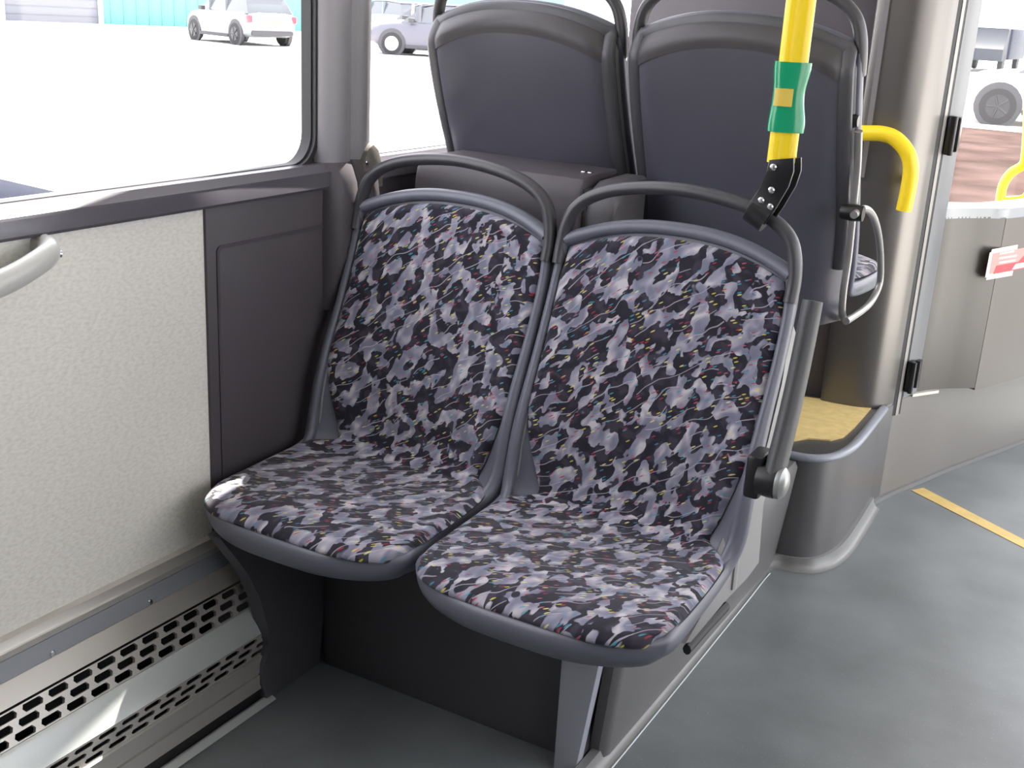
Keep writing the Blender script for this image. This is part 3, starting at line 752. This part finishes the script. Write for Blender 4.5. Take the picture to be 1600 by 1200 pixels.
# ------------------------------------------------------------------ cab partition, door and plinth
def cab():
    plan = [(.690, 3.160), (.694, 3.132),  (.76, 3.134), (.80, 3.143), (.832, 3.163), (.854, 3.196), (.868, 3.232)]
    struct(strip_wall('wall_front', plan, .28, 2.32, .04, CAB))
    struct(box('wall_front_panel', .0, .72, 3.165, 3.20, .28, 2.32, TRIM, bev=.002))
    # thin raised vertical strip high on the partition
    # joint, seal and upright door post
    struct(strip_wall('trim_9', [(.868, 3.234), (.874, 3.246)], .26, 2.32, .03, BLACK, n=2))
    struct(strip_wall('trim_10', [(.876, 3.248), (.881, 3.262)], .26, 2.32, .03, mat('pale_joint', (.3, .28, .26), .4), n=2))
    struct(strip_wall('trim_11', [(.881, 3.264), (.8835, 3.272)], .26, 2.32, .03, BLACK, n=2))
    root = bpy.data.objects.new('door_1', None); COL.objects.link(root); root.location = (.89, 3.3, .3); struct(root)
    localise(strip_wall('door_post', [(.884, 3.274), (.895, 3.30), (.907, 3.342)], .31, 2.30, .03, GASK, root, n=4), root)
    dp = [(.896, 3.318), (.925, 3.375), (.965, 3.425), (1.005, 3.462), (1.040, 3.495)]
    localise(strip_wall('door_panel', dp, .312, .812, .03, CABD, root), root)
    dp2 = [(1.041, 3.497), (1.085, 3.60), (1.14, 3.74), (1.25, 4.02), (1.34, 4.25)]
    localise(strip_wall('door_panel', dp2, .305, .812, .03, CABE, root), root)
    # sill
    P = [(p.x, p.y) for p in catmull([(a, b_, 0) for a, b_ in dp+dp2[1:]], 5)]
    sill = P+[(x-.085, y+.05) for x, y in reversed(P)]
    localise(prism('door_sill', sill, 'z', .808, .836, mat('sill_plastic', (.30, .315, .33), .25), root, bev=.006), root)
    # hinges
    for zc, h, nm in ((.372, .045, 'hinge'), (1.035, .05, 'hinge')):
        bm = bmesh.new(); bm_box(bm, .884, .900, 3.262, 3.296, zc-h, zc+h, .004); bm_lathe(bm, [(.007, -h), (.007, h)], (.902, 3.262, zc), (0, 0, 1), 14)
        bm_box(bm, .892, .912, 3.298, 3.330, zc-h+.006, zc+h-.004, .004)
        localise(from_bm(nm, bm, BLACKM, root), root)
    bm = bmesh.new(); bm_prism(bm, [(.900, 3.33), (.955, 3.42), (.94, 3.44), (.885, 3.345)], 'z', .298, .306); localise(from_bm('light_gap_strip', bm, mat('light_gap_cream', (.7, .66, .55), .4), root), root)  # light in the gap under the door, put in as a cream strip
    # window pane in the cab screen
    pl = strip_wall('window_pane', [(.912, 3.36), (1.02, 3.50), (1.12, 3.70), (1.30, 4.15)], .84, 2.3, .004, glass_mat('screen_glass', (.98, .975, .975), .008), root)
    localise(pl, root)
    # plinth under the door
    struct(strip_wall('trim_12', [(.857, 3.19), (.885, 3.30), (.94, 3.46), (.993, 3.62), (1.08, 3.85), (1.160, 4.065), (1.28, 4.4)], 0, .30, .05, PLIN))
    struct(strip_wall('trim_13', [(.8575, 3.186), (.8595, 3.193)], 0, .30, .02, BLACK, n=2))
    struct(strip_wall('baseboard_cab', [(.868, 3.19), (.896, 3.30), (.950, 3.46), (1.003, 3.62), (1.09, 3.85), (1.170, 4.065), (1.29, 4.4)], 0.0008, .014, .018, COVE))
cab()
# yellow angled rail on the partition
yr = thing('grab_rail', (.80, 3.05, 1.0), 'yellow angled grab rail on the cab partition, right of the rear aisle seat', 'rail')
q = [AY(a, b_, 3.06) for a, b_ in ((1320, 208), (1352, 208), (1378, 209), (1398, 216), (1415, 234), (1423, 256), (1421, 285), (1412, 329))]
localise(tube('rail_tube', q, .0195, YEL, yr, n=6, seg=18), yr)
p0 = q[0]; localise(tube('rail_foot', [p0, p0+Vector((-.02, .03, 0)), p0+Vector((-.03, .08, 0))], .018, YEL, yr, n=4), yr)
p1 = q[-2]; localise(lathe('wall_stud', [(.012, 0), (.012, .10)], (p1.x, p1.y, p1.z), (-.1, 1, 0), YEL, yr, 14), yr)
# seat-back neighbour: narrow upright trims high beside the far aisle seat
struct(strip_wall('trim_14', [(.712, 3.118), (.724, 3.121)], .92, 2.32, .02, mat('grey_rib', (.16, .155, .16), .35), n=2))
# sticker on the door: red and cream panel
def sticker():
    def D(px, py):                                     # point on the flat part of the door
        d = _ray(px, py); a = Vector((1.041, 3.497)); b_ = Vector((1.34, 4.25)); n = Vector(((b_-a).y, -(b_-a).x)).normalized()
        s = ((a-CAM.xy).dot(n)+.0015)/(d.xy.dot(n)); return CAM+d*s
    root = thing('warning_sticker', D(1560, 420), 'red and cream printed sticker on the cab door panel at the right edge', 'sticker')
    nv = Vector(((.753), -(.299), 0)).normalized()
    def patch(name, pp, off, m, rad=0):
        bm = bmesh.new(); vs = [bm.verts.new(D(a, b_)+nv*off) for a, b_ in pp]; bm.faces.new(vs)
        if rad: bmesh.ops.bevel(bm, geom=vs, offset=rad, segments=4, affect='VERTICES')
        r_ = bmesh.ops.extrude_face_region(bm, geom=bm.faces[:])
        for v in [g for g in r_['geom'] if isinstance(g, bmesh.types.BMVert)]: v.co -= nv*.0008
        o = from_bm(name, bm, m, root); localise(o, root); return o
    CR = mat('sticker_cream', (.62, .55, .48), .4); RD = mat('sticker_red', (.42, .045, .06), .4); PK = mat('sticker_pink', (.60, .24, .22), .4); WH = mat('sticker_white', (.60, .60, .68), .4)
    patch('sticker_base', [(1547, 390), (1680, 366), (1668, 415), (1538, 438)], .0010, CR, .008)
    patch('red_field', [(1551, 396), (1676, 373), (1666, 408), (1545, 428)], .0016, PK)
    patch('red_field', [(1556, 415), (1590, 409), (1600, 398), (1672, 386), (1666, 407), (1551, 428)], .0021, RD)
    patch('white_symbol', [(1580, 421), (1586, 412), (1605, 409), (1668, 398), (1666, 405)], .0026, WH)
    for k, (x0, x1, y) in enumerate(((1561, 1584, 395), (1560, 1588, 402), (1560, 1586, 409))):
        patch('text_line', [(x0, y), (x1, y-4.2), (x1-1, y-1.2), (x0-1, y+3)], .0026, CR)
sticker()
# yellow rails in the driver area
dr = thing('entrance_rail', (1.4, 4.6, .8), 'yellow tubular rails beyond the cab door, by the front entrance', 'rail')
q = [AY(a, b_, 4.6) for a, b_ in ((1562, 318), (1567, 290), (1580, 270), (1598, 258), (1603, 240), (1606, 190), (1608, 120))]
localise(tube('rail_tube', q, .017, YEL, dr, n=5), dr)
q = [AY(a, b_, 4.62) for a, b_ in ((1572, 314), (1596, 312), (1606, 305), (1612, 290), (1618, 270))]
localise(tube('rail_tube', q, .017, YEL, dr, n=5), dr)
q0 = AY(1562, 318, 4.6)
localise(tube('rail_post', [q0, Vector((q0.x, q0.y, .4)), Vector((q0.x, q0.y, 0))], .017, YEL, dr, n=3), dr)
# yellow line on the floor
pl = [(1424, 766), (1443, 762), (1700, 895), (1680, 905), (1600, 856)]
o = prism('floor_line', [tuple(AZ(a, b_, .0014).xy) for a, b_ in pl], 'z', .0003, .0014, YLINE)
tag(o, 'yellow line marked on the grey aisle floor', 'floor marking')

# ------------------------------------------------------------------ outside
GZ = -.25
GR = mat('pale_yard', (.55, .54, .52), .9, spec=0, mottle=.04, mscale=.3)
def ground():
    struct(box('floor_yard', -120, 60, -60, 120, GZ-.2, GZ, GR, bev=0))
    o = prism('brick_paving', [(-5, 10.0), (9, 10.0), (9, 21), (-5, 21)], 'z', GZ, GZ+.01, mat('brick_paving', (.050, .034, .031), .9, mottle=.35, mscale=1.5, spec=0))
    tag(o, 'reddish brown brick paving outside beyond the cab door window', 'paving')
ground()
def teal_building():
    A_ = AZ(-10, 31, GZ); B_ = AZ(290, 42, GZ); d = (B_-A_).normalized(); n = Vector((d.y, -d.x, 0))
    if n.dot(CAM-A_) < 0: n = -n
    root = thing('teal_building', A_, 'teal clad building with a grey roller door across the yard', 'building')
    def slab(name, s0, s1, z0, z1, off, th, m):
        bm = bmesh.new(); P = [A_+d*s0+n*off, A_+d*s1+n*off, A_+d*s1+n*(off-th), A_+d*s0+n*(off-th)]
        lo = [bm.verts.new((p.x, p.y, z0)) for p in P]; hi = [bm.verts.new((p.x, p.y, z1)) for p in P]
        bm.faces.new(lo); bm.faces.new(hi)
        for i in range(4): bm.faces.new((lo[i], lo[(i+1) % 4], hi[(i+1) % 4], hi[i]))
        return localise(from_bm(name, bm, m, root, smooth=False), root)
    Lf = (AZ(158, 38, GZ)-A_).length
    slab('cladding', -6, 26, GZ, 2.6, 0, .3, mat('teal_cladding', (.11, .31, .275), .5))
    for k in range(14): slab('cladding_rib', Lf+.5+k*.5, Lf+.56+k*.5, GZ, 2.6, .03, .03, mat('teal_cladding', (0, 0, 0)))
    ro = slab('roller_door', -1.5, Lf, GZ, 2.4, .06, .06, mat('roller_grey', (.15, .155, .18), .5))
    for k in range(10): slab('door_slat', -1.5, Lf, GZ+.25+.3*k, GZ+.27+.3*k, .08, .02, mat('slat_grey', (.12, .125, .15), .5))
    for s in (.2, Lf): slab('door_jamb', s, s+.2, GZ, 2.4, .12, .12, mat('jamb_white', (.35, .35, .35), .5))
teal_building()

def car(name, centre, heading, paint, label, length=3.85, width=1.73, height=1.42, rimc=(.03, .03, .035), kind='hatch'):
    """centre: ground point under the middle of the car; heading: unit xy vector to its nose"""
    root = thing(name, (centre.x, centre.y, GZ), label, 'car')
    root.rotation_euler = (0, 0, math.atan2(heading[1], heading[0]))
    Lh = length/2; Wh = width/2
    # body: side stations x, (z sill, z belt), half width; x forward
    st = [(-Lh, .42, .78, .80), (-Lh+.06, .30, .90, .92), (-Lh+.35, .24, .95, .98), (-.9, .22, .96, 1), (0, .22, .94, 1), (.65, .22, .93, 1),
          (Lh-.75, .22, .90, .985), (Lh-.35, .24, .84, .95), (Lh-.08, .30, .74, .86), (Lh, .40, .60, .74)]
    bm = bmesh.new(); rings = []
    for x, z0, z1, w in st:
        W_ = Wh*w; zm = (z0+z1)/2
        prof = [(-.80*W_, z0), (-.97*W_, z0+.07), (-W_, zm), (-.98*W_, z1-.10), (-.90*W_, z1-.01), (-.5*W_, z1+.02), (.5*W_, z1+.02), (.90*W_, z1-.01), (.98*W_, z1-.10), (W_, zm), (.97*W_, z0+.07), (.80*W_, z0)]
        rings.append([bm.verts.new((x, y, z)) for y, z in prof])
    for a, b_ in zip(rings, rings[1:]):
        for k in range(12): bm.faces.new((a[k], a[(k+1) % 12], b_[(k+1) % 12], b_[k]))
    bm.faces.new(rings[0]); bm.faces.new(rings[-1])
    from_bm('body', bm, paint, root, autos=55)
    gl = mat('car_glass', (.08, .09, .10), .08, spec=.8)
    gh_ = [(-Lh+.12, .93, .86), (-Lh+.42, height-.05, .74), (-.7, height, .73), (.1, height-.01, .73), (.45, height-.10, .74), (Lh-.95, .91, .84)]
    bm = bmesh.new(); rings = []
    for x, z, w in gh_:
        rings.append([bm.verts.new((x, s*Wh*ww, zz)) for s, ww, zz in ((-1, .90, .90), (-1, w, max(z-.02, .905)), (-.6, w, max(z, .91)), (.6, w, max(z, .91)), (1, w, max(z-.02, .905)), (1, .90, .90))])
    for a, b_ in zip(rings, rings[1:]):
        for k in range(5): bm.faces.new((a[k], a[k+1], b_[k+1], b_[k]))
    bm.faces.new(rings[0]); bm.faces.new(rings[-1])
    from_bm('windows', bm, gl, root, autos=40)
    bm = bmesh.new()
    bm_prism(bm, [(-Lh+.40, height-.06), (-.7, height), (.1, height-.005), (.48, height-.09), (.40, height-.055), (.1, height+.022), (-.7, height+.03), (-Lh+.36, height-.02)], 'y', -Wh*.74, Wh*.74, .01)
    from_bm('roof', bm, paint, root, autos=50)
    for x in (-.55, .42):
        for s in (-1, 1): bm = bmesh.new(); bm_prism(bm, [(x-.04, .90), (x+.05, .90), (x+.03, height-.03), (x-.03, height-.03)], 'y', s*Wh*.74, s*Wh*.90, 0); from_bm('window_pillar', bm, paint, root, smooth=False)
    tyre = mat('tyre', (.02, .02, .022), .8); rm = mat('rim_%d' % int(rimc[0]*100), rimc, .4)
    arch = mat('arch_cladding', (.05, .05, .055), .7)
    for x in (-Lh+.68, Lh-.72):
        for s in (-1, 1):
            lathe('wheel_arch', [(.37, -.10), (.40, .0), (.36, .012)], (x, s*(Wh-.01), .33), (0, s, 0), arch, root, 22)
            wh = lathe('wheel', [(.18, -.2), (.30, -.19), (.315, -.15), (.315, -.02), (.30, 0.0), (.22, .005)], (x, s*(Wh+.010), .315), (0, s, 0), tyre, root, 22)
            bm = bmesh.new(); bm_lathe(bm, [(.20, 0), (.20, .006), (.03, .012)], (x, s*(Wh+.016), .315), (0, s, 0), 20)
            for k in range(5):
                a = 2*math.pi*k/5; c = Vector((x, s*(Wh+.026), .315)); dv = Vector((math.cos(a), 0, math.sin(a)))
                bm_tube(bm, [c, c+dv*.19], .022, False, 6)
            from_bm('rim', bm, rm, wh)
    for s in (-1, 1):
        bm = bmesh.new(); bm_box(bm, .55, .72, s*(Wh+.02)-.07, s*(Wh+.02)+.07, .92, 1.04, .02); from_bm('wing_mirror', bm, arch, root)
        bm = bmesh.new(); bm_box(bm, -Lh-.005, -Lh+.12, s*Wh*.86-.07, s*Wh*.86+.07, .66, .86, .02); from_bm('tail_light', bm, mat('tail_red', (.5, .05, .07), .3), root)
        bm = bmesh.new(); bm_box(bm, -Lh-.02, -Lh+.03, s*Wh*.62-.09, s*Wh*.62+.09, .33, .37, .01); from_bm('reflector', bm, mat('tail_red', (.5, .05, .07)), root)
        bm = bmesh.new(); bm_lathe(bm, [(.12, -.06), (.12, 0), (.09, .03), (.01, .04)], (Lh-.10, s*Wh*.66, .66), (1, 0, .1), 18); from_bm('headlight', bm, mat('lamp_glass', (.7, .72, .75), .15), root)
        bm = bmesh.new(); bm_box(bm, -.25, -.10, s*(Wh+.005)-.012, s*(Wh+.005)+.012, .80, .83, .004); from_bm('door_handle', bm, STEEL, root)
    bm = bmesh.new(); bm_box(bm, -Lh-.012, -Lh+.02, -.26, .26, .62, .73, .004); from_bm('number_plate', bm, mat('plate_yellow', (.7, .6, .15), .4), root)
    bm = bmesh.new(); bm_box(bm, -Lh-.03, -Lh+.08, -Wh*.80, Wh*.80, .30, .44, .03); from_bm('rear_bumper', bm, arch, root)
    bm = bmesh.new(); bm_box(bm, Lh-.10, Lh+.01, -Wh*.55, Wh*.55, .32, .50, .03); from_bm('front_grille', bm, arch, root)
    for s in (-1, 1):
        bm = bmesh.new(); bm_box(bm, -Lh+1.05, Lh-1.12, s*Wh-.03, s*Wh+.03, .20, .29, .01); from_bm('sill_cladding', bm, arch, root)
    return root
silver = mat('silver_paint', (.22, .235, .25), .35, metal=.2)
c = AZ(374, 67, GZ)
HD = Vector((-.95, .30)).normalized()
car('parked_car', c, HD, silver, 'silver small hatchback with yellow rear plate parked across the yard')
car('parked_car', AZ(520, 56, GZ)+Vector((1.6, 1.6, 0)), HD, mat('blue_grey_paint', (.20, .23, .26), .35), 'pale blue-grey car parked right of the silver hatchback, cut off by the window pillar')
car('parked_car', AZ(686, 88, GZ), Vector((-.93, -.36)).normalized(), mat('dark_grey_paint', (.10, .10, .125), .35), 'dark grey hatchback with bright wheels, seen past the window pillar', rimc=(.7, .7, .7))
car('parked_car', AZ(686, 88, GZ)+Vector((-2.6, 3.4, 0)), Vector((-.93, -.36)).normalized(), mat('white_paint', (.6, .6, .6), .35), 'white car parked behind the dark grey hatchback', rimc=(.7, .7, .7))
# dark car close to the bus: only its bonnet shows above the ledge
car('parked_car', Vector((-2.42, 1.18, 0)), Vector((.12, .99)).normalized(), mat('navy_paint', (.007, .009, .018), .6, spec=.03), 'dark navy car close to the bus, bonnet tip at lower left of the window', width=1.7)
# vehicles in front of the bus, seen through the cab window
wc = AZ(1590, 214, GZ)
car('parked_car', Vector((wc.x+.6, wc.y+3.2, 0)), Vector((-1, -.12)).normalized(), mat('white_paint', (.6, .6, .6)), 'white car beyond the brick paving, seen through the cab window', width=1.8, length=4.2)
def truck():
    p = AZ(1545, 110, GZ); p = CAM+(p-CAM)*1.0
    root = thing('parked_van', (p.x, p.y, GZ), 'dark grey box van far outside beyond the cab window', 'van')
    bm = bmesh.new(); bm_box(bm, -1.0, 1.0, -2.2, 2.2, .5, 2.0-.3, .08); from_bm('cargo_box', bm, mat('van_grey', (.035, .04, .055), .6, spec=.1), root)
    bm = bmesh.new(); bm_prism(bm, [(-3.4, .45), (-3.45, .9), (-3.1, 1.15), (-2.7, 1.65), (-2.22, 1.65), (-2.22, .45)], 'x', -.9, .9, .03); from_bm('cab', bm, mat('van_cab', (.05, .055, .065), .6, spec=.1), root)
    for y in (-2.8, 1.3):
        for s in (-1, 1): lathe('wheel', [(.15, -.2), (.36, -.18), (.38, -.1), (.36, 0), (.2, .01)], (s*.9, y, .38), (s, 0, 0), mat('tyre', (.02, .02, .022)), root)
truck()
